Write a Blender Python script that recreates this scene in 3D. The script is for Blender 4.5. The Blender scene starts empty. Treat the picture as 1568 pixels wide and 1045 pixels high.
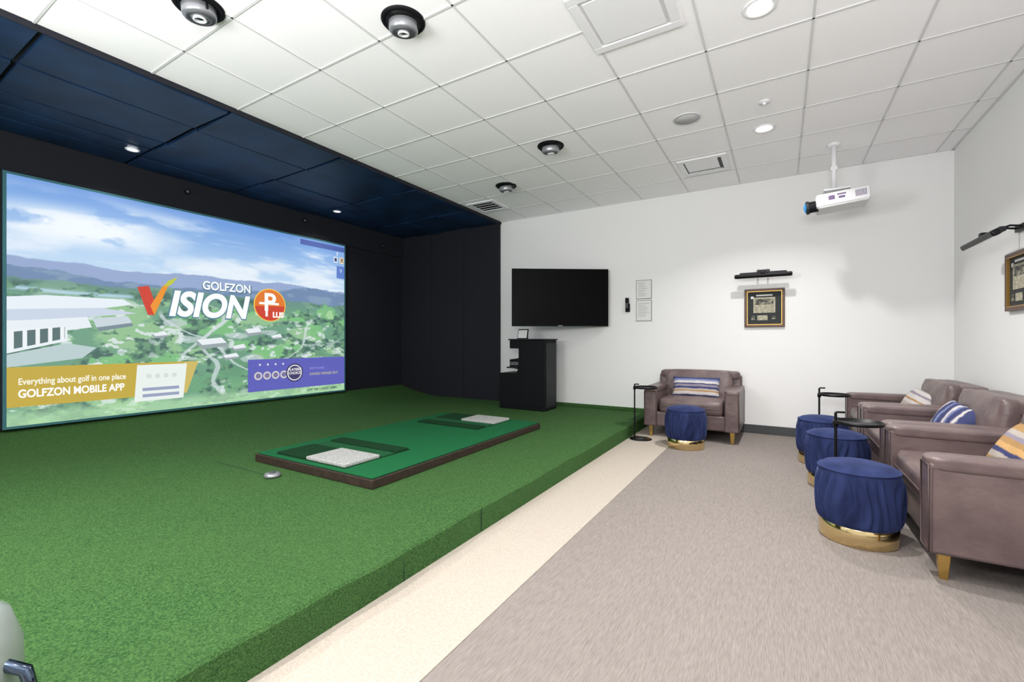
import bpy, bmesh, math, random
import numpy as np
from mathutils import Vector, Matrix, Euler
random.seed(4)
S=bpy.context.scene
S.view_settings.view_transform='Standard'
D=bpy.data
R=math.radians
YB=6.3; XL=-6.2; XR=1.535; ZC=3.12; XK=-3.99; XP=-1.525; ZP=0.15; YF=-1.6

def lin(c):
    c=c/255.0
    return c/12.92 if c<=0.04045 else ((c+0.055)/1.055)**2.4
def rgb(r,g,b): return (lin(r),lin(g),lin(b),1)

# ---------------------------------------------------------------- materials
def mat(name,col,rough=0.6,metal=0.0,noise=None,bump=None,emit=None,sheen=0,coat=0,spec=None):
    m=D.materials.new(name); m.use_nodes=True
    nt=m.node_tree; b=nt.nodes['Principled BSDF']
    b.inputs['Base Color'].default_value=col
    b.inputs['Roughness'].default_value=rough
    b.inputs['Metallic'].default_value=metal
    if spec is not None: b.inputs['Specular IOR Level'].default_value=spec
    if sheen: 
        b.inputs['Sheen Weight'].default_value=sheen
        b.inputs['Sheen Roughness'].default_value=0.35
        b.inputs['Sheen Tint'].default_value=rgb(140,156,214)
    if coat: b.inputs['Coat Weight'].default_value=coat
    if emit:
        b.inputs['Emission Color'].default_value=emit[0]
        b.inputs['Emission Strength'].default_value=emit[1]
    tc=nt.nodes.new('ShaderNodeTexCoord')
    def nz(scale,detail,vec):
        mp=nt.nodes.new('ShaderNodeMapping'); mp.inputs['Scale'].default_value=vec
        nt.links.new(tc.outputs['Object'],mp.inputs['Vector'])
        n=nt.nodes.new('ShaderNodeTexNoise'); n.inputs['Scale'].default_value=scale
        n.inputs['Detail'].default_value=detail
        nt.links.new(mp.outputs['Vector'],n.inputs['Vector']); return n
    if noise: # (scale, vec, col2, lo, hi)
        n=nz(noise[0],4,noise[1])
        cr=nt.nodes.new('ShaderNodeValToRGB')
        cr.color_ramp.elements[0].position=noise[3]; cr.color_ramp.elements[1].position=noise[4]
        cr.color_ramp.elements[0].color=col; cr.color_ramp.elements[1].color=noise[2]
        nt.links.new(n.outputs['Fac'],cr.inputs['Fac']); nt.links.new(cr.outputs['Color'],b.inputs['Base Color'])
    if bump: # (scale, vec, strength, dist)
        n=nz(bump[0],5,bump[1]); bp=nt.nodes.new('ShaderNodeBump')
        bp.inputs['Strength'].default_value=bump[2]; bp.inputs['Distance'].default_value=bump[3]
        nt.links.new(n.outputs['Fac'],bp.inputs['Height']); nt.links.new(bp.outputs['Normal'],b.inputs['Normal'])
    return m
I1=(1,1,1)
M={}
M['wall']=mat('wall_paint',rgb(233,233,232),0.9,bump=(90,I1,0.08,0.002))
M['ceil']=mat('ceiling_tile',rgb(249,248,249),0.95,noise=(160,I1,rgb(240,239,240),0.4,0.75),bump=(220,I1,0.15,0.002))
M['tbar']=mat('tbar_white',rgb(212,212,212),0.6)
M['black']=mat('black_wall_fabric',rgb(18,21,31),0.85,bump=(300,I1,0.2,0.002))
M['blackceil_spill']=mat('black_panel_blue_spill',rgb(20,50,84),0.5,noise=(3,I1,rgb(13,32,56),0.35,0.7),bump=(200,I1,0.2,0.002),spec=0.35)  # black panels; the screen's blue spill and reflection are put into the base colour
M['carpet']=mat('carpet_striated',rgb(112,105,101),0.95,noise=(7,(64,3.0,1),rgb(142,134,129),0.28,0.72),bump=(60,(4,1,1),0.15,0.002),spec=0.15)
M['vinyl']=mat('beige_strip_carpet',rgb(165,156,145),0.9,noise=(110,I1,rgb(180,170,159),0.35,0.7),bump=(150,I1,0.15,0.002),spec=0.15)
def turfmat(name,c1,c2,c3):
    m=mat(name,c1,0.95,noise=(150,I1,c2,0.34,0.70),bump=(190,I1,1.0,0.010),spec=0.12)
    nt=m.node_tree; b=nt.nodes['Principled BSDF']
    src=b.inputs['Base Color'].links[0].from_socket
    n=nt.nodes.new('ShaderNodeTexNoise'); n.inputs['Scale'].default_value=1.3; n.inputs['Detail'].default_value=3
    tc=[k for k in nt.nodes if k.type=='TEX_COORD'][0]; nt.links.new(tc.outputs['Object'],n.inputs['Vector'])
    mr=nt.nodes.new('ShaderNodeMapRange'); mr.inputs[1].default_value=0.3; mr.inputs[2].default_value=0.75; mr.inputs[3].default_value=0; mr.inputs[4].default_value=0.35
    nt.links.new(n.outputs['Fac'],mr.inputs[0])
    mx=nt.nodes.new('ShaderNodeMix'); mx.data_type='RGBA'; nt.links.new(mr.outputs[0],mx.inputs[0]); nt.links.new(src,mx.inputs[6]); mx.inputs[7].default_value=c3
    nt.links.new(mx.outputs[2],b.inputs['Base Color'])
    return m
M['turf']=turfmat('artificial_turf',rgb(34,72,36),rgb(84,122,68),rgb(72,104,58))
M['mat_green']=mat('hitting_mat_green',rgb(22,84,50),0.9,noise=(200,I1,rgb(32,104,62),0.35,0.7),bump=(250,I1,0.5,0.004),spec=0.1)
M['rough']=mat('dark_rough_turf',rgb(14,46,28),0.95,noise=(160,I1,rgb(34,74,44),0.35,0.7),bump=(200,I1,1.0,0.008),spec=0.1)
M['fair']=mat('fairway_strip_turf',rgb(22,70,42),0.95,noise=(160,I1,rgb(42,96,60),0.35,0.7),bump=(200,I1,0.6,0.005),spec=0.1)
M['whitemat']=mat('white_bunker_mat',rgb(140,142,140),0.9,noise=(120,I1,rgb(190,191,188),0.35,0.65),bump=(150,I1,1.0,0.006))
M['rim']=mat('dark_rim',rgb(42,30,24),0.6,noise=(30,I1,rgb(58,42,34),0.4,0.7))
M['leather']=mat('taupe_leather',rgb(88,73,73),0.38,noise=(5,I1,rgb(110,93,91),0.35,0.7),bump=(14,I1,0.28,0.02))
M['leather2']=mat('taupe_leather_seam',rgb(76,62,62),0.5)
M['brass']=mat('brushed_brass',rgb(214,178,104),0.28,1.0,bump=(40,(1,1,14),0.08,0.002))
M['brass2']=mat('polished_gold_band',rgb(232,208,156),0.12,1.0,bump=(6,I1,0.05,0.01))
M['velvet']=mat('navy_velvet',rgb(30,38,70),0.85,noise=(9,(1,1,0.3),rgb(46,56,96),0.35,0.7),sheen=0.3,bump=(120,I1,0.1,0.002),spec=0.1)
M['blk']=mat('black_metal',rgb(20,20,22),0.4,0.6)
M['blkp']=mat('black_plastic',rgb(17,18,21),0.6,spec=0.15)
M['blkp2']=mat('charcoal_panel',rgb(34,36,40),0.5,spec=0.25)
M['tv']=mat('tv_glass',rgb(5,5,6),0.25,spec=0.06)
M['white']=mat('white_plastic',rgb(232,232,234),0.4)
M['grey']=mat('grey_metal',rgb(150,152,156),0.35,0.6)
M['dgrey']=mat('dark_grey',rgb(66,68,72),0.5)
M['base']=mat('baseboard_rubber',rgb(66,68,70),0.6)
M['paper']=mat('paper_white',rgb(222,222,220),0.9)
M['ink']=mat('ink_grey',rgb(140,142,146),0.9)
M['wood']=mat('walnut_frame',rgb(92,58,36),0.4,noise=(8,(1,1,8),rgb(62,38,24),0.35,0.7))
M['gold']=mat('gold_fillet',rgb(180,142,76),0.35,0.8)
M['matboard']=mat('dark_matboard',rgb(50,54,54),0.9)
M['photo']=mat('print_document',rgb(150,146,126),0.8,noise=(30,(1,1,2.5),rgb(190,184,164),0.42,0.62))
M['photo2']=mat('print_picture',rgb(62,66,60),0.8,noise=(24,I1,rgb(150,146,130),0.45,0.62))
M['lens']=mat('lens_glass',rgb(10,26,48),0.05,0.2,coat=1)
M['lensglow']=mat('lens_blue_glass',rgb(40,120,170),0.1,0.3,emit=(rgb(40,120,190),0.6))
M['lamp']=mat('lamp_diffuser',rgb(255,250,240),0.5,emit=((1,0.97,0.92,1),9))
M['lamp_off']=mat('led_small',rgb(255,255,255),0.5,emit=((0.9,0.95,1,1),3))
M['seam']=mat('turf_seam',rgb(26,60,32),0.95)
M['chrome']=mat('chrome_blue',rgb(90,104,124),0.12,1.0)

def stripes(name,stops,axis):
    m=D.materials.new(name); m.use_nodes=True; nt=m.node_tree; b=nt.nodes['Principled BSDF']
    b.inputs['Roughness'].default_value=0.85
    tc=nt.nodes.new('ShaderNodeTexCoord'); sep=nt.nodes.new('ShaderNodeSeparateXYZ')
    nz=nt.nodes.new('ShaderNodeTexNoise'); nz.inputs['Scale'].default_value=9
    mix=nt.nodes.new('ShaderNodeMath'); mix.operation='MULTIPLY_ADD'; mix.inputs[1].default_value=0.07
    nt.links.new(tc.outputs['Generated'],sep.inputs[0]); nt.links.new(tc.outputs['Generated'],nz.inputs['Vector'])
    nt.links.new(nz.outputs['Fac'],mix.inputs[0]); nt.links.new(sep.outputs[axis],mix.inputs[2])
    cr=nt.nodes.new('ShaderNodeValToRGB'); cr.color_ramp.interpolation='LINEAR'
    el=cr.color_ramp.elements
    el[0].position=0; el[0].color=stops[0][1]
    el[1].position=1; el[1].color=stops[-1][1]
    prev=stops[0][1]
    for p,c in stops[1:]:
        e=el.new(max(0,p-0.015)); e.color=prev
        e=el.new(min(1,p+0.015)); e.color=c; prev=c
    nt.links.new(mix.outputs[0],cr.inputs[0]); nt.links.new(cr.outputs[0],b.inputs['Base Color'])
    return m
NV=rgb(48,54,98);WH=rgb(192,186,184);GD=rgb(160,124,76);LB=rgb(112,122,160);GR=rgb(132,124,138);BG=rgb(168,158,150)
M['pil1']=stripes('pillow_stripe_horizontal',[(0,NV),(0.14,WH),(0.28,GD),(0.34,BG),(0.42,NV),(0.52,GR),(0.62,NV),(0.68,WH),(0.8,LB),(0.9,NV)],1)
M['pil2']=stripes('pillow_stripe_gold',[(0,GD),(0.2,BG),(0.32,NV),(0.42,rgb(190,150,96)),(0.55,GD),(0.66,GR),(0.75,BG),(0.85,GD)],1)
M['pil4']=stripes('pillow_stripe_pale',[(0,GD),(0.10,WH),(0.3,BG),(0.45,WH),(0.56,GD),(0.62,WH),(0.78,GR),(0.86,WH)],1)
M['pil3']=stripes('pillow_stripe_vertical',[(0,NV),(0.12,WH),(0.18,NV),(0.30,LB),(0.36,NV),(0.5,WH),(0.57,LB),(0.62,NV),(0.74,WH),(0.80,NV)],0)

# ---------------------------------------------------------------- helpers
def link(o,parent=None):
    S.collection.objects.link(o)
    if parent: o.parent=parent
    return o
def empty(name,loc=(0,0,0),rz=0):
    e=D.objects.new(name,None); e.location=loc; e.rotation_euler=(0,0,rz); e.empty_display_size=0.1
    S.collection.objects.link(e); return e
def fin(name,bm,m,parent=None,loc=(0,0,0),rot=(0,0,0),bevel=0,seg=3,smooth=False,sub=0):
    me=D.meshes.new(name); bmesh.ops.recalc_face_normals(bm,faces=bm.faces); bm.to_mesh(me); bm.free()
    ms=m if isinstance(m,(list,tuple)) else [m]
    for q in ms: me.materials.append(q)
    if smooth:
        for p in me.polygons: p.use_smooth=True
    o=D.objects.new(name,me); o.location=loc; o.rotation_euler=rot
    link(o,parent)
    if bevel:
        b=o.modifiers.new('bev','BEVEL'); b.width=bevel; b.segments=seg; b.limit_method='ANGLE'; b.angle_limit=R(40)
        for p in me.polygons: p.use_smooth=True
        w=o.modifiers.new('wn','WEIGHTED_NORMAL'); w.keep_sharp=False
    if sub:
        s=o.modifiers.new('sub','SUBSURF'); s.levels=sub; s.render_levels=sub
    return o
def addbox(bm,c,s,mi=0,rot=None):
    r=bmesh.ops.create_cube(bm,size=1)
    mt=Matrix.Translation(c)@(Euler(rot).to_matrix().to_4x4() if rot else Matrix())@Matrix.Diagonal((s[0],s[1],s[2],1))
    bmesh.ops.transform(bm,matrix=mt,verts=r['verts'])
    for f in {f for v in r['verts'] for f in v.link_faces}: f.material_index=mi
def box(name,parent,c,s,m,bevel=0,rot=(0,0,0),seg=3):
    bm=bmesh.new(); addbox(bm,(0,0,0),s); return fin(name,bm,m,parent,c,rot,bevel,seg)
def rng(name,parent,x,y,z,m,bevel=0):
    return box(name,parent,((x[0]+x[1])/2,(y[0]+y[1])/2,(z[0]+z[1])/2),(abs(x[1]-x[0]),abs(y[1]-y[0]),abs(z[1]-z[0])),m,bevel)
def cyl(name,parent,c,r,h,m,r2=None,seg=32,rot=(0,0,0),bevel=0):
    bm=bmesh.new(); bmesh.ops.create_cone(bm,cap_ends=True,segments=seg,radius1=r,radius2=r if r2 is None else r2,depth=h)
    o=fin(name,bm,m,parent,c,rot,bevel,2)
    if not bevel:
        for p in o.data.polygons: p.use_smooth=len(p.vertices)==4
    return o
def lathe(name,parent,c,prof,m,seg=48,rot=(0,0,0),f=None,smooth=True):
    bm=bmesh.new(); rows=[]
    for k,(r,z) in enumerate(prof):
        row=[]
        for i in range(seg):
            th=2*math.pi*i/seg; rr=r+(f(th,z,r) if f else 0)
            row.append(bm.verts.new((rr*math.cos(th),rr*math.sin(th),z)))
        rows.append(row)
    for a,b in zip(rows,rows[1:]):
        for i in range(seg):
            bm.faces.new((a[i],a[(i+1)%seg],b[(i+1)%seg],b[i]))
    if prof[0][0]>1e-5: bm.faces.new(rows[0][::-1])
    if prof[-1][0]>1e-5: bm.faces.new(rows[-1])
    bmesh.ops.remove_doubles(bm,verts=bm.verts,dist=1e-5)
    return fin(name,bm,m,parent,c,rot,smooth=smooth)
def tube(name,parent,pts,r,m,cyc=False):
    cu=D.curves.new(name,'CURVE'); cu.dimensions='3D'; cu.bevel_depth=r; cu.bevel_resolution=4; cu.use_fill_caps=True
    sp=cu.splines.new('POLY'); sp.points.add(len(pts)-1)
    for p,q in zip(sp.points,pts): p.co=(*q,1)
    sp.use_cyclic_u=cyc
    cu.materials.append(m); o=D.objects.new(name,cu); tmp=link(o)
    bpy.context.view_layer.update()
    me=D.meshes.new_from_object(o.evaluated_get(bpy.context.evaluated_depsgraph_get())); D.objects.remove(o)
    for p in me.polygons: p.use_smooth=True
    me.materials.clear(); me.materials.append(m)
    return link(D.objects.new(name,me),parent)
def text(name,parent,s,c,size,m,rot,align='CENTER',shear=0,bold=0,sx=1,ext=0.0008,fit=None):
    cu=D.curves.new(name,'FONT'); cu.body=s; cu.size=size; cu.align_x=align; cu.align_y='CENTER'; cu.shear=shear; cu.offset=bold; cu.extrude=ext
    o=D.objects.new(name,cu); link(o); bpy.context.view_layer.update()
    me=D.meshes.new_from_object(o.evaluated_get(bpy.context.evaluated_depsgraph_get())); D.objects.remove(o)
    me.materials.clear(); me.materials.append(m)
    if fit:
        xs=[v.co.x for v in me.vertices]; sx=fit/(max(xs)-min(xs))
    o=D.objects.new(name,me); o.location=c; o.rotation_euler=rot; o.scale=(sx,1,1); return link(o,parent)
def cushion(name,parent,c,s,m,rot=(0,0,0),mode='seat',n=18,crease=0.0):
    bm=bmesh.new(); bmesh.ops.create_cube(bm,size=2)
    bmesh.ops.subdivide_edges(bm,edges=bm.edges[:],cuts=n,use_grid_fill=True)
    for v in bm.verts:
        x,y,z=v.co
        if mode=='pillow':
            f=((1-x*x)*(1-y*y))**0.42*0.95+0.05
            k=1-0.06*(1-abs(x*y))*(abs(x)**4+abs(y)**4)*0.8
            w=0.06*math.sin(7*x+3*y)
            v.co=(x*k,y*k,z*(f+w*f))
        else:
            e=5.0
            L=(abs(x)**e+abs(y)**e+abs(z)**e)**(1/e); mx=max(abs(x),abs(y),abs(z))
            k=mx/L*1.0
            k=0.45+0.55*k if k<1 else 1
            x2,y2,z2=x*k,y*k,z*k
            cr=1+0.16*(1-x*x)*(1-y*y)+crease*(math.sin(9*x+2*y)*math.sin(7*y+1))*0.5
            v.co=(x2,y2,z2*cr)
    for v in bm.verts: v.co=(v.co.x*s[0]/2,v.co.y*s[1]/2,v.co.z*s[2]/2)
    return fin(name,bm,m,parent,c,rot,smooth=True)

# ---------------------------------------------------------------- room shell
rng('floor',None,(XL-0.1,XR+0.1),(YF,YB+0.1),(-0.1,0),M['carpet'])
rng('trim_floor_strip',None,(XP-0.02,-1.033),(YF,YB),(0,0.004),M['vinyl'])
rng('ceiling',None,(XL-0.1,XR+0.1),(YF,YB+0.1),(ZC,ZC+0.1),M['ceil'])
rng('wall_back',None,(XL-0.1,XR+0.1),(YB,YB+0.1),(-0.1,ZC+0.1),M['wall'])
rng('wall_right',None,(XR,XR+0.1),(YF,YB+0.1),(-0.1,ZC+0.1),M['wall'])
rng('wall_left',None,(XL-0.1,XL),(YF,YB+0.1),(-0.1,ZC+0.1),M['black'])
bm=bmesh.new()
xs=[XL,-5.46,-4.72,XK]
for a,b in zip(xs,xs[1:]):
    addbox(bm,((a+b)/2,YB-0.03,(0.1+ZC)/2),(b-a-0.006,0.06,ZC-0.1))
fin('wall_panel_black',bm,M['black'],bevel=0.004,seg=1)
rng('trim_soffit_black',None,(XL,XL+0.05),(YF,YB-0.06),(2.72,ZC-0.03),M['black'],0.005)
rng('baseboard_back',None,(XP,XR),(YB-0.014,YB),(0,0.105),M['base'],0.004)
rng('baseboard_right',None,(XR-0.014,XR),(YF,YB-0.014),(0,0.105),M['base'],0.004)
# T-bar grid
bm=bmesh.new()
xsg=[-1.046+0.61*k for k in range(-4,5)]
for x in xsg: addbox(bm,(x,(YF+YB)/2,ZC-0.002),(0.014,YB-YF,0.006))
y=5.74
while y>YF:
    addbox(bm,((XK+XR)/2,y,ZC-0.002),(XR-XK,0.014,0.006)); y-=0.61
addbox(bm,((XK+XR)/2,YB-0.01,ZC-0.003),(XR-XK,0.02,0.01)); addbox(bm,(XR-0.01,(YF+YB)/2,ZC-0.003),(0.02,YB-YF,0.01))
fin('trim_ceiling_grid',bm,M['tbar'])
# black acoustic panels
bm=bmesh.new()
ys=[-1.4,-0.23,0.9,2.03,3.15,4.28,5.4,6.24]
xb=[XK,-4.6,-5.2,-5.5,-5.8,XL+0.05]
for a,b in zip(ys,ys[1:]):
    for c,d in zip(xb,xb[1:]):
        addbox(bm,((c+d)/2,(a+b)/2,ZC-0.024+random.uniform(-0.010,0.008)),(abs(d-c)-0.028,b-a-0.028,0.03),0,(R(random.uniform(-0.7,0.7)),R(random.uniform(-1.8,1.8)),0))
addbox(bm,(XK+0.006,(YF+YB)/2,ZC-0.02),(0.012,YB-YF,0.045),1)
fin('ceiling_panel_black',bm,[M['blackceil_spill'],M['black']],bevel=0.003,seg=1)
rng('ceiling_backing_black',None,(XL,XK),(YF,YB-0.06),(ZC-0.004,ZC),M['black'])

# ---------------------------------------------------------------- turf platform
bm=bmesh.new()
prof=[(XP,0),(XP,ZP-0.012),(XP-0.012,ZP),(-5.3,ZP),(-5.3,0)]
ny=140
rows=[]
for j in range(ny+1):
    yy=YF+(YB-0.06-YF)*j/ny
    w=0.006*math.sin(yy*5.1)+0.004*math.sin(yy*13.7+1)
    rows.append([bm.verts.new((px+(w if k in(1,2) else 0),yy,pz)) for k,(px,pz) in enumerate(prof)])
for a,b in zip(rows,rows[1:]):
    for k in range(len(prof)): bm.faces.new((a[k],a[(k+1)%len(prof)],b[(k+1)%len(prof)],b[k]))
bm.faces.new(rows[0]); bm.faces.new(rows[-1][::-1])
plat=fin('turf_platform',bm,M['turf'])
bm=bmesh.new()
RP=[(-5.3,ZP),(-5.45,ZP+0.006),(-5.7,ZP+0.04),(-5.95,ZP+0.09),(XL+0.004,0.31),(XL+0.004,0),(-5.3,0)]
a=[bm.verts.new((x,YF,z)) for x,z in RP]; b=[bm.verts.new((x,YB-0.06,z)) for x,z in RP]
bm.faces.new(a); bm.faces.new(b[::-1])
for i in range(len(RP)): bm.faces.new((a[i],a[(i+1)%len(RP)],b[(i+1)%len(RP)],b[i]))
fin('turf_ramp',bm,M['turf'])
bm=bmesh.new()
addbox(bm,(-3.55,1.90,ZP+0.001),(0.85,0.005,0.004))
for yy in (1.55,2.19): addbox(bm,(XP+0.001,yy,ZP/2),(0.006,0.004,ZP-0.02))
fin('turf_seams',bm,M['seam'],plat)
rng('turf_edge_back',None,(XK,XP),(YB-0.06,YB),(0.0,ZP),M['turf'])
rng('baseboard_turf',None,(XK,XP),(YB-0.02,YB),(ZP,ZP+0.05),M['turf'],0.006)

# hitting mat
hm=empty('golf_hitting_mat',(-3.01,3.28,ZP+0.001))
W,L,H=1.38,2.42,0.075
rng('rim',hm,(-W/2,W/2),(-L/2,L/2),(0,H-0.012),M['rim'],0.006)
rng('green_top',hm,(-W/2+0.015,W/2-0.015),(-L/2+0.015,L/2-0.015),(H-0.012,H),M['mat_green'],0.004)
for sgn in (-1,1):
    y0=sgn*(L/2-0.06); y1=sgn*(L/2-0.72)
    n='near' if sgn<0 else 'far'
    rng('tray_'+n,hm,(-0.50,0.34),(y0,y1),(H-0.002,H+0.004),M['rough'])
    rng('fairway_'+n,hm,(-0.49,0.33),(sgn*(L/2-0.42),sgn*(L/2-0.55)),(H,H+0.012),M['fair'],0.004)
    rng('rough_'+n,hm,(-0.49,0.33),(sgn*(L/2-0.57),sgn*(L/2-0.71)),(H,H+0.018),M['rough'],0.006)
    rng('rough_side_'+n,hm,(-0.49,-0.13),(sgn*(L/2-0.07),sgn*(L/2-0.40)),(H,H+0.018),M['rough'],0.006)
    rng('bunker_'+n,hm,(-0.12,0.33),(sgn*(L/2-0.07),sgn*(L/2-0.40)),(H,H+0.028),M['whitemat'],0.008)
pk=empty('ball_feeder_puck',(-3.17,1.90,ZP+0.003))
lathe('body',pk,(0,0,0),[(0.055,0),(0.057,0.012),(0.05,0.026),(0.03,0.03),(0,0.031)],M['grey'])
lathe('cap',pk,(0,0,0.03),[(0.025,0),(0.022,0.006),(0,0.007)],M['dgrey'])

# ---------------------------------------------------------------- projection screen
Y0,Y1,Z0,Z1=1.146,4.868,0.345,2.687
XS=XL+0.09
sc=empty('projection_screen',(XS,Y0,Z0))
SW,SH=Y1-Y0,Z1-Z0
def vnoise(s,q,sx,sy,seed):
    rs=np.random.RandomState(seed); g=rs.rand(int(sy)+3,int(sx)+3)
    x=s*sx; y=q*sy; xi=x.astype(int); yi=y.astype(int); fx=x-xi; fy=y-yi
    fx=fx*fx*(3-2*fx); fy=fy*fy*(3-2*fy)
    return (g[yi,xi]*(1-fx)+g[yi,xi+1]*fx)*(1-fy)+(g[yi+1,xi]*(1-fx)+g[yi+1,xi+1]*fx)*fy
def fbm(s,q,sx,sy,seed,o=5):
    t=0;a=1;n=0
    for i in range(o):
        t=t+a*vnoise(s,q,sx*2**i,sy*2**i,seed+i); n+=a; a*=0.55
    return t/n
NW,NH=640,404
s,q=np.meshgrid(np.linspace(0,1,NW),np.linspace(0,1,NH))
def C(*c): return np.array(c,float)/255
def mixc(img,c,m): return img*(1-m[...,None])+c*m[...,None]
def sst(a,b,x): t=np.clip((x-a)/(b-a),0,1); return t*t*(3-2*t)
img=np.zeros((NH,NW,3))+C(108,156,222); img=mixc(img,C(184,212,240),sst(0.0,0.34,q))
cl=fbm(s,q,3.5,9,3); img=mixc(img,C(226,236,248),sst(0.42,0.62,cl)*0.85*sst(-0.02,0.08,q))
cl=fbm(0.7*s+0.3*q,q,5,16,17); img=mixc(img,C(236,243,250),sst(0.5,0.66,cl)*0.7*sst(0.05,0.15,q))
img=mixc(img,C(240,246,252),np.clip(sst(0.30,0.05,np.hypot((s-0.14)/1.1,(q-0.17)*2.6))*sst(0.32,0.5,fbm(s,q,9,12,12)),0,1))
img=mixc(img,C(236,243,250),np.clip(sst(0.30,0.05,np.hypot((s-0.6)/1.6,(q-0.27)*4))*sst(0.35,0.55,fbm(s,q,7,14,19)),0,1)*0.8)
img=mixc(img,C(84,134,214),sst(0.08,0.0,q)*0.5)
r1=0.335+0.03*(fbm(s,q*0,7,1,21)-0.5)*2-0.015*s
m=sst(-0.003,0.003,q-r1); img=mixc(img,C(140,160,202),m)
r2=0.365+0.05*(fbm(s,q*0,5,1,31)-0.5)*2-0.02*np.exp(-((s-0.82)/0.12)**2)*2
m=sst(-0.003,0.003,q-r2); img=mixc(img,C(98,126,166),m)
img=mixc(img,C(120,146,176),m*sst(0.45,0.6,fbm(s,q,20,40,37)))
r3=0.415+0.03*(fbm(s,q*0,9,1,41)-0.5)*2
m=sst(-0.006,0.006,q-r3); n1=fbm(s,q*0.8,22,26,51); n2=fbm(s,q*0.8,9,12,61); n3=fbm(s,q*0.8,40,60,71); n4=fbm(s,q*0.7,70,70,81,3); n5=fbm(s,q*0.7,14,34,91)
g=np.zeros_like(img)+C(84,142,106); g=mixc(g,C(132,184,124),sst(0.46,0.58,n2))
g=mixc(g,C(70,112,116),sst(0.5,0.41,q)*0.6)
img=img*(1-m[...,None])+g*m[...,None]; gm=m
m=sst(0.014,0.0,np.abs(q-0.445-0.01*np.sin(9*s)))*sst(0.34,0.22,s); img=mixc(img,C(170,204,226),m)
def patch(cx,cy,rx,ry,c,k=0.9,th=0.0,soft=0.12,rag=1.2):
    global img
    dx=(s-cx); dy=(q-cy); a_=dx*math.cos(th)+dy*math.sin(th); b_=-dx*math.sin(th)+dy*math.cos(th)
    d=np.hypot(a_/rx,b_/ry)+rag*(n1-0.5)+0.5*(n4-0.5); img=mixc(img,C(*c),sst(1.05,1.05-soft*2,d)*k)
for cx,cy,rx,ry,th in [(0.46,0.575,0.09,0.045,0.2),(0.84,0.56,0.10,0.035,1.0),(0.93,0.50,0.10,0.045,0.9),(0.62,0.70,0.08,0.03,0.3),(0.27,0.745,0.12,0.03,0),(0.72,0.72,0.08,0.03,-0.3),(0.55,0.50,0.09,0.012,0),(0.75,0.52,0.06,0.018,0.1)]: 
    patch(cx,cy,rx,ry,(104,182,102),0.9,th)
patch(0.46,0.575,0.03,0.018,(148,204,134)); patch(0.93,0.5,0.018,0.04,(158,210,140))
patch(0.5,0.88,0.1,0.09,(84,152,98),0.8); patch(0.53,0.80,0.05,0.06,(70,130,90),0.6)
# tree clusters with lit tops and shaded undersides, scattered settlement
tm=sst(0.505,0.545,n1*0.55+n5*0.45)*gm*sst(0.40,0.44,q)
img=mixc(img,C(44,92,72),tm*0.85); img=mixc(img,C(92,146,98),tm*sst(0.5,0.62,n4)*0.8); img=mixc(img,C(24,62,54),tm*sst(0.46,0.36,n4)*0.7)
for f0,w_ in [(lambda q:0.545+0.09*np.sin(5*q+1.2)+0.02*np.sin(26*q),0.010),(lambda q:0.92-0.62*(q-0.45)+0.03*np.sin(20*q),0.006),(lambda q:0.30+0.9*(q-0.5)+0.02*np.sin(30*q),0.008),(lambda q:0.45+0.8*(q-0.75)**2-0.5*(q-0.6),0.008)]:
    m=sst(w_,w_*0.5,np.abs(s-f0(q)+0.02*(n1-0.5)))*sst(0.5,0.54,q)*sst(0.97,0.93,q); img=mixc(img,C(206,216,218),m*0.8)
for cx,cy in [(0.40,0.65),(0.55,0.63),(0.66,0.61),(0.60,0.76),(0.36,0.57)]: patch(cx,cy,0.035,0.018,(196,206,210),0.7)
img=mixc(img,C(226,233,236),sst(0.59,0.63,n3)*0.85*sst(0.44,0.52,q)*(1-tm*0.4)*sst(0.44,0.50,n2))
img=mixc(img,C(190,208,212),gm*0.12)
img=mixc(img,C(176,222,168),sst(0.92,0.97,q)*0.7)
img=mixc(img,C(206,226,236),np.full_like(s,0.08))
col=np.clip(img,0,1); col=np.where(col<=0.04045,col/12.92,((col+0.055)/1.055)**2.4)
verts=np.stack([np.zeros_like(s),s*SW,(1-q)*SH],-1).reshape(-1,3)
idx=np.arange(NW*NH).reshape(NH,NW)
faces=np.stack([idx[:-1,:-1],idx[1:,:-1],idx[1:,1:],idx[:-1,1:]],-1).reshape(-1,4)
me=D.meshes.new('image_surface'); me.from_pydata(verts.tolist(),[],faces.tolist())
ca=me.color_attributes.new('Col','FLOAT_COLOR','POINT')
ca.data.foreach_set('color',np.concatenate([col.reshape(-1,3),np.ones((NW*NH,1))],1).astype(np.float32).ravel())
m=D.materials.new('projected_image'); m.use_nodes=True; nt=m.node_tree
b=nt.nodes['Principled BSDF']; at=nt.nodes.new('ShaderNodeAttribute'); at.attribute_name='Col'
b.inputs['Base Color'].default_value=(0.05,0.05,0.05,1); b.inputs['Roughness'].default_value=0.9
nt.links.new(at.outputs['Color'],b.inputs['Emission Color']); b.inputs['Emission Strength'].default_value=1.0
me.materials.append(m); link(D.objects.new('image_surface',me),sc)
em={}
def E(c,k=1.0):
    if (c,k) not in em: em[(c,k)]=mat('projected_%d_%d_%d'%c,(0.03,0.03,0.03,1),0.9,emit=(rgb(*c),k))
    return em[(c,k)]
def spoly(name,pts,c,off=0.002):
    bm=bmesh.new(); bm.faces.new([bm.verts.new((off,a*SW,(1-b_)*SH)) for a,b_ in pts])
    bmesh.ops.recalc_face_normals(bm,faces=bm.faces)
    o=fin(name,bm,E(c),sc); return o
def srect(name,a,b_,c,d,colr,off=0.002): return spoly(name,[(a,b_),(c,b_),(c,d),(a,d)],colr,off)
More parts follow.
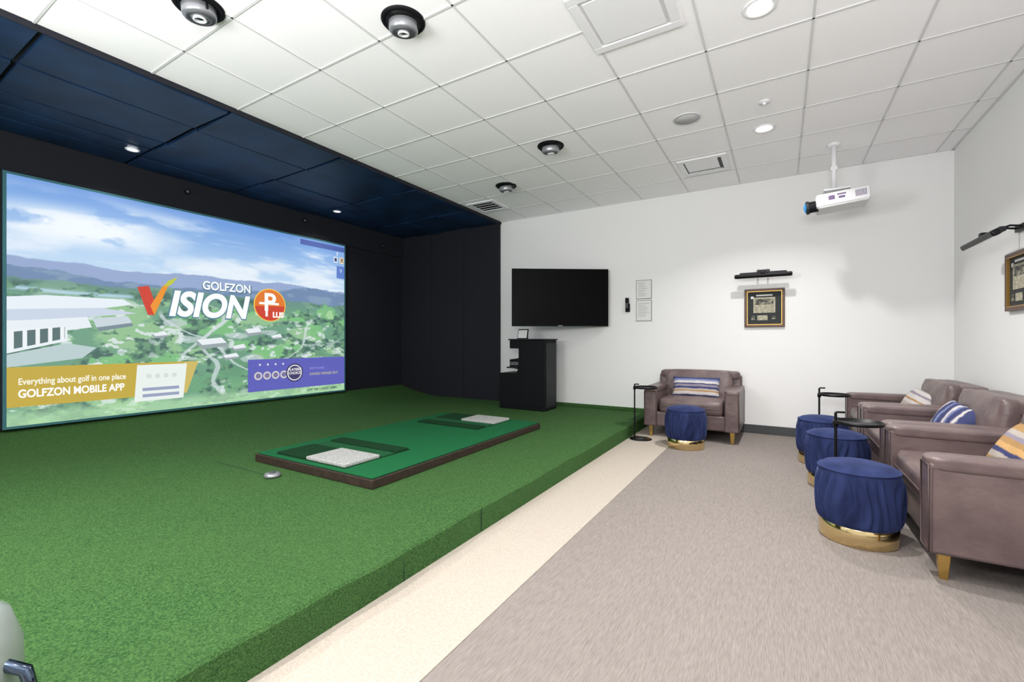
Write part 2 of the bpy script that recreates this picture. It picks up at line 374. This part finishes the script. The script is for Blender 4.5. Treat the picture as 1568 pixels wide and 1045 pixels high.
def scirc(name,cx,cy,r,c,off=0.002,n=40,a0=0,a1=2*math.pi):
    return spoly(name,[(cx+r/SW*math.cos(a0+(a1-a0)*i/n),cy+r/SH*math.sin(a0+(a1-a0)*i/n)) for i in range(n)],c,off)
TR=(R(90),0,R(90))
def stext(name,t,s_,q_,size,c,off=0.006,**k): return text(name,sc,t,(off,s_*SW,(1-q_)*SH),size,E(c),TR,ext=0.0004,**k)
# club house
spoly('clubhouse_roof',[(0,0.485),(0.07,0.47),(0.23,0.468),(0.25,0.49),(0.18,0.515),(0,0.54)],(230,238,246)); spoly('clubhouse_roof_low',[(0.0,0.535),(0.18,0.512),(0.262,0.53),(0.15,0.555),(0.04,0.575),(0,0.58)],(200,212,228),0.003)
spoly('clubhouse_front',[(0,0.58),(0.04,0.575),(0.15,0.555),(0.16,0.60),(0.11,0.615),(0.11,0.66),(0,0.71)],(230,238,244),0.0025)
spoly('clubhouse_glass',[(0.005,0.625),(0.105,0.60),(0.105,0.65),(0.005,0.695)],(86,110,112),0.003)
for i in range(5): spoly('clubhouse_column_%d'%i,[(0.004+i*0.023,0.615-0.004*i),(0.012+i*0.023,0.614-0.004*i),(0.012+i*0.023,0.70-0.010*i),(0.004+i*0.023,0.70-0.010*i)],(236,241,245),0.004)
spoly('clubhouse_annex',[(0.16,0.56),(0.24,0.545),(0.25,0.575),(0.17,0.60)],(200,212,220),0.003)
spoly('clubhouse_annex_shade',[(0.17,0.60),(0.25,0.575),(0.252,0.59),(0.175,0.618)],(120,140,150),0.003)
spoly('terrace',[(0,0.715),(0.11,0.67),(0.17,0.69),(0.14,0.735),(0,0.765)],(184,204,206),0.002)
for i,(a,b_,w,h) in enumerate([(0.42,0.655,0.085,0.045),(0.575,0.595,0.055,0.036),(0.53,0.69,0.045,0.025),(0.67,0.63,0.04,0.02),(0.30,0.625,0.035,0.02),(0.50,0.74,0.05,0.022)]):
    spoly('house_roof_%d'%i,[(a,b_),(a+w*0.9,b_-0.014),(a+w*1.1,b_+h*0.3),(a+w*0.2,b_+h*0.6)],(232,238,242),0.003)
    spoly('house_wall_%d'%i,[(a,b_),(a+w*0.2,b_+h*0.6),(a+w*1.1,b_+h*0.3),(a+w*1.1,b_+h*0.75),(a+w*0.2,b_+h*1.1),(a,b_+h*0.5)],(150,164,168),0.0025)
# banners
spoly('banner_yellow',[(0,0.765),(0.418,0.765),(0.385,0.925),(0,0.925)],(194,168,62))
spoly('banner_yellow_edge',[(0.385,0.765),(0.425,0.765),(0.392,0.925),(0.36,0.925)],(206,184,100),0.003)
spoly('banner_phone',[(0.262,0.775),(0.392,0.775),(0.382,0.948),(0.255,0.948)],(232,240,236),0.004)
srect('banner_phone_bar',0.275,0.885,0.37,0.90,(150,160,190),0.005); srect('banner_phone_bar_low',0.275,0.915,0.37,0.93,(150,160,190),0.005)
for i in range(4): srect('banner_phone_icon_%d'%i,0.285+0.022*i,0.82,0.297+0.022*i,0.84,(214,220,214),0.005)
stext('banner_caption','Everything about golf in one place',0.019,0.825,0.085,(250,248,230),align='LEFT',bold=0.0015,fit=0.80)
stext('banner_title','GOLFZON MOBILE APP',0.019,0.874,0.105,(255,255,250),align='LEFT',bold=0.003,fit=0.79)
srect('banner_purple',0.585,0.768,1.0,0.955,(92,94,184))
for i in range(4):
    scirc('badge_%d'%i,0.622+0.033*i,0.865,0.055,(214,210,206),0.003); scirc('badge_in_%d'%i,0.622+0.033*i,0.865,0.036,(120,114,160),0.004)
    scirc('star_%d'%i,0.628+0.03*i,0.80,0.014,(230,226,240),0.003)
scirc('badge_large',0.765,0.858,0.135,(60,54,100),0.005); scirc('badge_ring',0.765,0.858,0.115,(226,228,238),0.0055); scirc('badge_core',0.765,0.858,0.10,(60,54,100),0.006)
stext('badge_text',"PLAYERS'\nCHOICE",0.765,0.85,0.052,(245,245,245),0.008,bold=0.001)
stext('banner_right_a','SOFTWARE',0.83,0.838,0.05,(150,150,220),align='LEFT'); stext('banner_right_b','AWARD WINNER 2019',0.83,0.875,0.055,(180,178,150),align='LEFT',bold=0.001,fit=0.5)
stext('version_text','GVP VER 1.0.0222 230801',0.82,0.976,0.05,(40,60,60),align='LEFT',bold=0.001,fit=0.52)
srect('status_strip',0.79,0.012,1,0.045,(70,94,170)); srect('icon_camera',0.945,0.085,0.965,0.125,(220,230,240)); srect('icon_camera_in',0.949,0.093,0.961,0.117,(40,60,110),0.003)
srect('icon_close',0.975,0.085,0.997,0.125,(236,214,180)); stext('icon_close_x','X',0.986,0.105,0.09,(60,40,30),bold=0.002)
srect('icon_panel',0.96,0.145,1.0,0.23,(90,124,200)); stext('icon_question','?',0.962,0.065,0.08,(250,250,255),bold=0.002); stext('icon_mark','9',0.98,0.18,0.09,(200,214,240))
# logo
stext('logo_word','ISION',0.340,0.478,0.40,(250,252,255),0.007,align='LEFT',shear=0.22,bold=0.016,fit=0.93)
stext('logo_word_outline','ISION',0.338,0.480,0.41,(84,128,146),0.0055,align='LEFT',shear=0.22,bold=0.026,fit=0.96)
spoly('logo_v_left',[(0.262,0.405),(0.290,0.395),(0.306,0.475),(0.304,0.535),(0.288,0.535)],(206,62,44),0.007)
spoly('logo_v_right',[(0.304,0.535),(0.294,0.49),(0.328,0.385),(0.362,0.350),(0.340,0.39)],(236,146,38),0.0075)
spoly('logo_v_tip',[(0.328,0.395),(0.340,0.362),(0.366,0.338),(0.350,0.378)],(190,200,60),0.008)
stext('logo_top','GOLFZON',0.516,0.368,0.145,(246,250,252),0.007,bold=0.004,fit=0.58)
stext('logo_top_shadow','GOLFZON',0.517,0.371,0.148,(70,110,130),0.0055,bold=0.009,fit=0.60)
scirc('logo_ball_rim',0.666,0.447,0.228,(246,196,80),0.006); scirc('logo_ball',0.666,0.447,0.214,(226,120,36),0.0065)
scirc('logo_ball_low',0.666,0.450,0.210,(206,62,40),0.007,a0=0,a1=math.pi*1.0)
stext('logo_plus','P',0.664,0.435,0.34,(250,250,250),0.0085,bold=0.008); srect('logo_plus_bar_h',0.625,0.432,0.700,0.445,(250,250,250),0.0083); srect('logo_plus_bar_v',0.648,0.385,0.657,0.515,(250,250,250),0.0083)
stext('logo_lus','LUS',0.697,0.505,0.105,(255,250,245),0.0085,bold=0.005,fit=0.16)
bm=bmesh.new()
for c,z in (((0,SW/2,SH+0.012),(0.02,SW+0.05,0.024)),((0,SW/2,-0.012),(0.02,SW+0.05,0.024)),((0,-0.012,SH/2),(0.02,0.024,SH)),((0,SW+0.012,SH/2),(0.02,0.024,SH))): addbox(bm,c,z)
fin('border',bm,mat('screen_border_teal',rgb(60,116,124),0.7),sc,(-0.012,0,0))
rng('cloth_backing',sc,(-0.085,-0.015),(-0.05,SW+0.05),(-0.02,SH+0.02),M['black'])
for i,(yy,zz) in enumerate([(2.62,2.94),(4.17,2.95),(5.7,2.85)]):
    e=empty('wall_sensor',(XL+0.05,yy,zz)); cyl('body',e,(0.012,0,0),0.03,0.024,M['blkp'],rot=(0,R(90),0)); cyl('lens',e,(0.027,0,0),0.013,0.01,M['grey'],rot=(0,R(90),0))

# ---------------------------------------------------------------- ceiling devices
def downlight(x,y,zc,name='recessed_downlight',power=60,r=0.085,lampm=None,spread=125):
    e=empty(name,(x,y,zc))
    lathe('trim_ring',e,(0,0,0),[(r*0.78,0.0),(r*0.8,-0.006),(r*1.05,-0.008),(r*1.12,0.0)],M['white'])
    cyl('lens',e,(0,0,-0.002),r*0.76,0.004,lampm or M['lamp'])
    if power:
        l=D.lights.new('lamp','AREA'); l.shape='DISK'; l.size=r*1.5; l.energy=power; l.color=(1,0.98,0.95); l.spread=R(spread)
        o=D.objects.new('lamp',l); o.location=(0,0,-0.012); link(o,e)
for x,y,pw in [(-0.106,3.03,30),(-0.13,4.78,36),(-0.12,1.3,24),(-0.12,-0.4,22)]: downlight(x,y,ZC,power=pw)
for x,y in [(-2.3,0.2),(-3.6,0.1)]: downlight(x,y,ZC,power=38)
for x,y in [(-5.61,1.91),(-5.67,4.39),(-5.6,-0.2)]: downlight(x,y,ZC-0.045,power=5,r=0.055,lampm=M['lamp_off'])
def sensor(x,y,tilt,az):
    e=empty('ceiling_swing_camera',(x,y,ZC))
    lathe('trim_ring',e,(0,0,0),[(0.105,0.0),(0.105,-0.010),(0.126,-0.013),(0.134,-0.004),(0.134,0)],M['blkp'])
    lathe('well',e,(0,0,0),[(0.0,-0.003),(0.106,-0.004),(0.106,-0.010)],M['blk'])
    p=D.objects.new('head',None); p.location=(0,0,-0.012); p.rotation_euler=(tilt,0,az); link(p,e)
    lathe('drum',p,(0,0,0),[(0,0.008),(0.082,0.006),(0.088,0.0),(0.088,-0.045),(0.080,-0.055),(0,-0.055)],M['grey'])
    lathe('face_ring',p,(0,0,-0.055),[(0.07,0.004),(0.07,-0.006),(0.055,-0.006),(0.05,0.002),(0,0.002)],M['dgrey'])
    lathe('lens_ring',p,(0,0,-0.055),[(0.034,0),(0.036,-0.012),(0.026,-0.014),(0.024,-0.004),(0,-0.004)],M['white'])
    lathe('lens',p,(0,0,-0.057),[(0.022,0),(0.018,-0.006),(0,-0.009)],M['lens'],24)
    tube('bracket_left',p,[(-0.092,0,0.0),(-0.094,0,-0.035)],0.006,M['blk']); tube('bracket_right',p,[(0.092,0,0.0),(0.094,0,-0.035)],0.006,M['blk'])
sensor(-2.0,2.03,R(10),R(30)); sensor(-2.95,1.32,R(6),R(0)); sensor(-2.0,4.1,R(12),R(10)); sensor(-3.0,4.86,R(12),R(0))
def vent(x,y,sz=0.5,kind='slot'):
    e=empty('ceiling_vent',(x,y,ZC)); h=sz/2
    bm=bmesh.new()
    for c,z in (((0,h-0.03,-0.008),(sz,0.06,0.016)),((0,-h+0.03,-0.008),(sz,0.06,0.016)),((h-0.03,0,-0.008),(0.06,sz-0.12,0.016)),((-h+0.03,0,-0.008),(0.06,sz-0.12,0.016))): addbox(bm,c,z)
    fin('frame',bm,M['white'],e,bevel=0.004)
    rng('plenum',e,(-h+0.05,h-0.05),(-h+0.05,h-0.05),(-0.006,-0.003),M['tbar'] if kind=='flat' else M['blk'])
    bm=bmesh.new()
    if kind=='louvre':
        for i in range(3): addbox(bm,(0,-h+0.13+i*0.09,-0.012),(sz-0.12,0.06,0.004),0,(R(18),0,0))
    elif kind=='slot':
        addbox(bm,(-0.01,-0.035,-0.012),(sz-0.17,sz-0.20,0.008)); addbox(bm,(0,h-0.085,-0.011),(sz-0.14,0.012,0.006))
        for k in range(3): addbox(bm,(-0.1+0.1*k,h-0.08,-0.011),(0.008,0.04,0.006))
    else: addbox(bm,(0,0,-0.012),(sz-0.16,sz-0.16,0.006))
    fin('louvres',bm,M['white'],e)
vent(-0.738,5.43); vent(-3.68,5.45,0.46,'louvre'); vent(-0.80,2.66,0.56,'flat')
e=empty('ceiling_speaker',(-0.715,4.22,ZC)); lathe('bezel',e,(0,0,0),[(0.118,0),(0.118,-0.006),(0.108,-0.01),(0.104,-0.004)],M['tbar']); lathe('grille',e,(0,0,0),[(0,-0.008),(0.106,-0.006),(0.106,0)],mat('speaker_grille',rgb(190,190,192),0.7,bump=(400,I1,0.5,0.002)))
e=empty('fire_sprinkler',(-0.115,4.25,ZC)); lathe('cover_plate',e,(0,0,0),[(0.045,0),(0.043,-0.008),(0,-0.01)],M['white']); lathe('cap',e,(0,0,-0.01),[(0.018,0),(0.012,-0.015),(0,-0.016)],M['white'],20)

# ---------------------------------------------------------------- ceiling projector
pj=empty('ceiling_projector',(0.46,5.52,0))
lathe('ceiling_plate',pj,(0,0,ZC),[(0.06,0),(0.055,-0.02),(0.03,-0.03),(0,-0.03)],M['white'])
cyl('pole',pj,(0,0,(ZC+2.65)/2),0.022,ZC-2.65,M['white']); box('pole_joint',pj,(0,0,2.87),(0.06,0.05,0.04),M['white'],0.006); 
box('mount_plate',pj,(0.02,0,2.645),(0.22,0.18,0.018),M['white'],0.004)
for i,(a,b_) in enumerate([(-0.08,-0.08),(0.12,-0.08),(-0.08,0.08),(0.12,0.08)]): cyl('mount_leg_%d'%i,pj,(a,b_,2.615),0.007,0.06,M['grey'],seg=12)
ph=D.objects.new('head',None); ph.location=(0.03,0,2.54); ph.rotation_euler=(0,R(-5),0); link(ph,pj)
box('body',ph,(0.03,0,0),(0.43,0.31,0.13),M['white'],0.022)
box('body_skirt',ph,(0.03,0,-0.05),(0.40,0.29,0.05),M['tbar'],0.01)
cyl('lens_barrel',ph,(-0.21,-0.04,-0.02),0.055,0.10,M['blkp'],rot=(0,R(90),0),bevel=0.006)
cyl('lens_ring',ph,(-0.255,-0.04,-0.02),0.066,0.03,M['blkp2'],rot=(0,R(90),0),bevel=0.006)
lathe('lens_glass',ph,(-0.27,-0.04,-0.02),[(0.052,0),(0.04,0.012),(0,0.022)],M['lensglow'],24,rot=(0,R(-90),0))
bm=bmesh.new()
for i in range(9): addbox(bm,(0.13+0.01*i,-0.156,0.005),(0.004,0.004,0.06))
addbox(bm,(-0.06,-0.156,0.01),(0.05,0.004,0.04)); addbox(bm,(0.02,-0.156,0.0),(0.05,0.004,0.02)); addbox(bm,(0.02,-0.156,0.03),(0.07,0.004,0.012))
fin('vents_and_label',bm,mat('projector_vent',rgb(110,90,130),0.6),ph)

# ---------------------------------------------------------------- TV
tv=empty('wall_tv',(-2.69,5.83,1.76)); ang=math.atan2(0.765,1.15); tv.rotation_euler=(0,0,ang)
box('bezel',tv,(0,0.02,0),(1.385,0.045,0.82),M['blkp'],0.006); box('panel',tv,(0,-0.004,0.004),(1.365,0.006,0.795),M['tv'])
box('back_housing',tv,(0,0.06,-0.05),(0.9,0.05,0.5),M['blkp'],0.015); box('stand_logo',tv,(0,-0.004,-0.403),(0.06,0.004,0.008),M['grey'])
tube('arm_a',tv,[(0.05,0.08,0),(0.42,0.18,0)],0.02,M['blk']); 
mp=Matrix.Rotation(-ang,4,'Z')@Vector((0.35,YB-0.02-5.83,0)); 
tube('arm_b',tv,[(0.42,0.18,0),tuple(mp)],0.02,M['blk'])
box('wall_plate',tv,tuple(mp),(0.12,0.03,0.3),M['blk'],0.004,rot=(0,0,-ang))

# kiosk
kk=empty('simulator_kiosk',(-2.82,5.60,ZP+0.001))
bm=bmesh.new()
P=[(0,0),(0,1.0),(-0.58,1.0),(-0.58,0.88),(-0.43,0.88),(-0.43,0.74),(-0.58,0.72),(-0.58,0.60),(-0.44,0.58),(-0.47,0.52),(-0.75,0.52),(-0.75,0)]
f1=[bm.verts.new((x,0,z)) for x,z in P]; f2=[bm.verts.new((x,0.38,z)) for x,z in P]
bm.faces.new(f1); bm.faces.new(f2[::-1])
for i in range(len(P)): bm.faces.new((f1[i],f1[(i+1)%len(P)],f2[(i+1)%len(P)],f2[i]))
fin('cabinet',bm,M['blkp'],kk,bevel=0.012)
rng('side_panel',kk,(-0.002,0.008),(0.03,0.35),(0.04,0.96),M['blkp2'],0.004)
rng('top_plate',kk,(-0.59,0.01),(-0.02,0.40),(1.0,1.02),M['blkp2'],0.006)
rng('front_panel',kk,(-0.36,-0.03),(-0.008,0.002),(0.06,0.95),M['blkp'],0.003)
rng('keyboard_shelf',kk,(-0.60,-0.42),(-0.05,0.3),(0.595,0.615),M['blkp2'],0.004)
text('label',kk,'GOLFZON',(-0.50,-0.006,0.66),0.06,M['ink'],(R(90),0,0),fit=0.14,bold=0.001)
box('tablet_frame',kk,(-0.42,0.12,1.09),(0.17,0.015,0.15),M['blkp'],0.004,rot=(R(-15),0,0)); box('tablet_screen',kk,(-0.42,0.110,1.09),(0.145,0.006,0.12),M['paper'],0,rot=(R(-15),0,0))
box('tablet_foot',kk,(-0.42,0.15,1.03),(0.1,0.08,0.03),M['blkp'],0.004)

# ---------------------------------------------------------------- wall art
def art(loc,rz,w=0.43,h=0.47):
    e=empty('framed_print',loc,rz); bm=bmesh.new(); t=0.028
    for c,z in (((0,-0.015,h/2-t/2),(w,0.03,t)),((0,-0.015,-h/2+t/2),(w,0.03,t)),((w/2-t/2,-0.015,0),(t,0.03,h-2*t)),((-w/2+t/2,-0.015,0),(t,0.03,h-2*t))): addbox(bm,c,z)
    fin('frame',bm,M['wood'],e,bevel=0.005)
    bm=bmesh.new(); w2,h2,t2=w-2*t,h-2*t,0.008
    for c,z in (((0,-0.016,h2/2-t2/2),(w2,0.024,t2)),((0,-0.016,-h2/2+t2/2),(w2,0.024,t2)),((w2/2-t2/2,-0.016,0),(t2,0.024,h2-2*t2)),((-w2/2+t2/2,-0.016,0),(t2,0.024,h2-2*t2))): addbox(bm,c,z)
    fin('fillet',bm,M['gold'],e)
    box('matboard',e,(0,-0.008,0),(w2,0.004,h2),M['matboard'])
    box('print_top',e,(0,-0.012,0.035),(w2-0.14,0.003,0.19),M['photo']); box('print_picture',e,(0,-0.0135,0.075),(w2-0.18,0.002,0.07),M['photo2']); box('print_caption',e,(0,-0.012,0.155),(w2-0.2,0.003,0.018),M['paper'])
    box('print_card',e,(-0.02,-0.012,-0.12),(0.11,0.003,0.06),M['photo']); box('print_badge',e,(0.1,-0.012,-0.12),(0.04,0.003,0.04),M['photo2'])
    box('print_badge_left',e,(-0.13,-0.012,0.13),(0.03,0.003,0.03),M['paper']); box('print_badge_low',e,(-0.12,-0.012,-0.12),(0.04,0.003,0.05),M['photo2'])
def piclight(loc,rz,w=0.64,out=0.22):
    e=empty('picture_light',loc,rz)
    box('wall_plate',e,(0,-0.01,0.06),(0.14,0.02,0.05),M['blk'],0.004)
    for i,x in enumerate((-0.05,0.05)): tube('arm_%d'%i,e,[(x,-0.015,0.065),(x,-0.08,0.075),(x,-out+0.02,0.02)],0.008,M['blk'])
    box('hood',e,(0,-out,-0.01),(w,0.055,0.045),M['blk'],0.014,rot=(R(25),0,0)); box('hood_back',e,(0,-out+0.05,0.02),(w*0.82,0.04,0.035),M['blkp2'],0.008)
    box('diffuser',e,(0,-out+0.004,-0.034),(w-0.06,0.03,0.006),M['white'],0,rot=(R(25),0,0))
    box('knob',e,(0,-out+0.02,0.03),(0.05,0.04,0.03),M['blk'],0.006)
art((-0.17,YB,1.545),0); piclight((-0.181,YB,1.93),0,0.60)
art((XR,4.78,1.59),R(-90),0.43,0.44); piclight((XR,4.78,1.92),R(-90),0.64,0.23)
for i,(z0,z1) in enumerate([(1.727,1.99),(1.417,1.708)]):
    e=empty('wall_notice',(-1.632,YB,(z0+z1)/2)); h=z1-z0; w=0.215
    box('backing',e,(0,-0.004,0),(w,0.008,h),M['dgrey'],0.002); box('sheet',e,(0,-0.0095,0),(w-0.012,0.003,h-0.012),M['paper'])
    bm=bmesh.new()
    for k in range(8):
        ww=(w-0.06)*random.uniform(0.55,1); addbox(bm,(-(w-0.06-ww)/2,-0.0115,h/2-0.045-k*0.025),(ww,0.001,0.005))
    fin('print_lines',bm,M['ink'],e)
e=empty('wall_phone',(-1.855,YB,1.64)); box('cradle',e,(0,-0.02,-0.03),(0.06,0.04,0.12),M['blkp'],0.01); box('handset',e,(0,-0.045,0.02),(0.05,0.03,0.18),M['blkp'],0.012,rot=(R(6),0,0)); box('keypad',e,(0,-0.063,0.0),(0.03,0.004,0.07),M['dgrey'])

# ---------------------------------------------------------------- seating
def chair(loc,rz,pil,pkind=0,W=1.04):
    e=empty('leather_armchair',loc,rz); Dp=0.84; aw=0.145; L_=M['leather']
    rng('base_frame',e,(-W/2+0.02,W/2-0.02),(-Dp/2+0.03,Dp/2-0.02),(0.13,0.30),L_,0.02)
    for sg,n in ((-1,'left'),(1,'right')):
        xc=sg*(W/2-aw/2)
        rng('arm_'+n,e,(xc-aw/2,xc+aw/2),(-Dp/2,Dp/2),(0.13,0.565),L_,0.018)
        cushion('arm_pad_'+n,e,(xc,0.0,0.56),(aw+0.018,Dp+0.008,0.065),L_,crease=0.05)
        x0,x1,yf=xc-aw/2+0.006,xc+aw/2-0.006,-Dp/2-0.001
        tube('arm_piping_'+n,e,[(x0,yf,0.14),(x1,yf,0.14),(x1,yf,0.55),(x0,yf,0.55)],0.0035,M['leather2'],True)
        xo=sg*(W/2+0.001)
        tube('side_piping_'+n,e,[(xo,-Dp/2+0.01,0.142),(xo,Dp/2-0.01,0.142),(xo,Dp/2-0.01,0.54),(xo,-Dp/2+0.01,0.54)],0.0035,M['leather2'],True)
    iw=W-2*aw
    box('back_frame',e,(0,Dp/2-0.07,0.425),(W-0.04,0.13,0.59),L_,0.03,rot=(R(-4),0,0))
    cushion('back_cushion',e,(0,Dp/2-0.18,0.585),(iw+0.06,0.38,0.18),L_,rot=(R(80),0,0),crease=0.08)
    cushion('back_top_roll',e,(0,Dp/2-0.085,0.715),(W-0.08,0.17,0.10),L_,crease=0.06)
    cushion('seat_cushion',e,(0,-0.07,0.375),(iw-0.005,Dp-0.16,0.17),L_,crease=0.07)
    tube('seat_piping',e,[(-iw/2+0.05,-Dp/2+0.005,0.375),(iw/2-0.05,-Dp/2+0.005,0.375)],0.0045,M['leather2'])
    for i,(sx,sy) in enumerate(((-1,-1),(1,-1),(-1,1),(1,1))):
        bm=bmesh.new(); addbox(bm,(0,0,0),(0.05,0.05,0.135))
        for v in bm.verts:
            if v.co.z<0: v.co.x*=0.62; v.co.y*=0.62
        fin('leg_%d'%i,bm,M['brass'],e,(sx*(W/2-0.07),sy*(Dp/2-0.065),0.0675),bevel=0.004)
    if pkind==0: cushion('throw_pillow',e,(0.0,0.04,0.57),(0.54,0.26,0.13),pil,rot=(R(68),0,R(2)),mode='pillow')
    else: cushion('throw_pillow',e,(-0.10 if pkind==1 else -0.02,0.085,0.545),(0.46,0.27,0.13),pil,rot=(R(58),R(6),R(8)),mode='pillow')
chair((-0.895,5.85,0),0,M['pil1'],0,1.02)
for y,p,k in ((3.36,M['pil2'],2),(4.43,M['pil3'],1),(5.50,M['pil4'],1)): chair((1.025,y,0),R(-90),p,k,1.04)

def ottoman(x,y,rz=0):
    e=empty('velvet_ottoman',(x,y,0),rz); r=0.188
    lathe('gold_band',e,(0,0,0),[(r-0.02,0.0),(r-0.004,0.0),(r,0.006),(r,0.10),(r-0.004,0.106),(r-0.03,0.106)],M['brass2'],64)
    def f(th,z,rr):
        k=max(0,min(1,(z-0.105)/0.03))*max(0,min(1,(0.385-z)/0.05)) if z<0.385 else 0
        ph=th+0.10*math.sin(z*14+th*3)+0.05*math.sin(5*th)
        a=math.sin(23*ph); b_=math.sin(37*ph+2)
        return k*(0.007*(abs(a)**0.7*(1 if a>0 else -1))+0.0035*b_+0.003*math.sin(7*th+z*10))
    prof=[(r-0.03,0.10),(r-0.002,0.102)]
    for i in range(15):
        t=i/14; prof.append((r+0.004+0.012*math.sin(math.pi*min(1,t*0.9+0.05)),0.107+t*0.285))
    prof+=[(r+0.004,0.398),(r+0.006,0.404),(r,0.410),(r-0.008,0.413),(r-0.02,0.423),(r-0.06,0.434),(r-0.13,0.439),(0,0.441)]
    lathe('fabric_drum',e,(0,0,0),prof,M['velvet'],240,f=f)
    tube('top_piping',e,[((r+0.004)*math.cos(i*math.pi/24),(r+0.004)*math.sin(i*math.pi/24),0.404) for i in range(48)],0.005,M['velvet'],True)
for x,y,r_ in ((0.385,3.26,0),(0.375,4.33,1),(0.335,5.08,2),(-0.875,5.10,0.7)): ottoman(x,y,r_)

def table(x,y,rz,h=0.605,up=0.06):
    e=empty('side_table',(x,y,0),rz)
    lathe('base',e,(0.07,0,0),[(0.125,0),(0.125,0.008),(0.115,0.014),(0,0.016)],M['blk'])
    tube('stem',e,[(0,0,0.012),(0,0,h+up)],0.0085,M['blk'])
    lathe('tray',e,(0.125,0,h-0.012),[(0,0),(0.125,0.0),(0.135,0.004),(0.135,0.022),(0.130,0.022),(0.127,0.008),(0,0.008)],M['blk'])
    tube('handle',e,[(0.0,0,h+up),(0.01,0,h+up+0.003),(0.05,0,h+up+0.003)],0.007,M['blk']); lathe('collar',e,(0,0,h-0.03),[(0.016,0),(0.016,0.035),(0,0.035)],M['blk'],20)
table(0.315,3.66,R(10)); table(0.335,5.46,R(5)); table(-1.46,5.22,R(0),0.605,0.03)

tb=empty('waste_bin',(-1.73,0.19,ZP+0.001))
lathe('body',tb,(0,0,0),[(0.13,0),(0.15,0.02),(0.165,0.12),(0.163,0.22),(0.14,0.30),(0.09,0.345),(0,0.36)],mat('bin_satin',rgb(150,160,154),0.25,0.3))
tube('handle',tb,[(0.12,0.13,0.05),(0.15,0.15,0.12),(0.14,0.14,0.18),(0.11,0.11,0.20)],0.014,M['chrome'])

# ---------------------------------------------------------------- light
w=D.worlds.new('World'); S.world=w; w.use_nodes=True
w.node_tree.nodes['Background'].inputs[0].default_value=(1,0.99,0.985,1); w.node_tree.nodes['Background'].inputs[1].default_value=0.88
for i,(x,y,z,tilt,en,sz) in enumerate([(-0.1,-0.7,1.9,42,115,1.2),(-2.6,-0.7,1.9,42,95,1.2)]):  # unseen fill lamps added behind the camera, aimed up to brighten the ceiling
    l=D.lights.new('added_ceiling_fill','AREA'); l.shape='DISK'; l.size=sz; l.energy=en; l.color=(1,0.985,1)
    o=D.objects.new('added_ceiling_fill',l); o.location=(x,y,z); o.rotation_euler=(R(180-tilt),0,0); S.collection.objects.link(o)
cam=D.cameras.new('Camera'); cam.lens=15.75; cam.sensor_width=36; cam.clip_start=0.02
co=D.objects.new('Camera',cam); co.location=(0,0,1.14); co.rotation_euler=(R(90),0,R(30.93)); S.collection.objects.link(co); S.camera=co
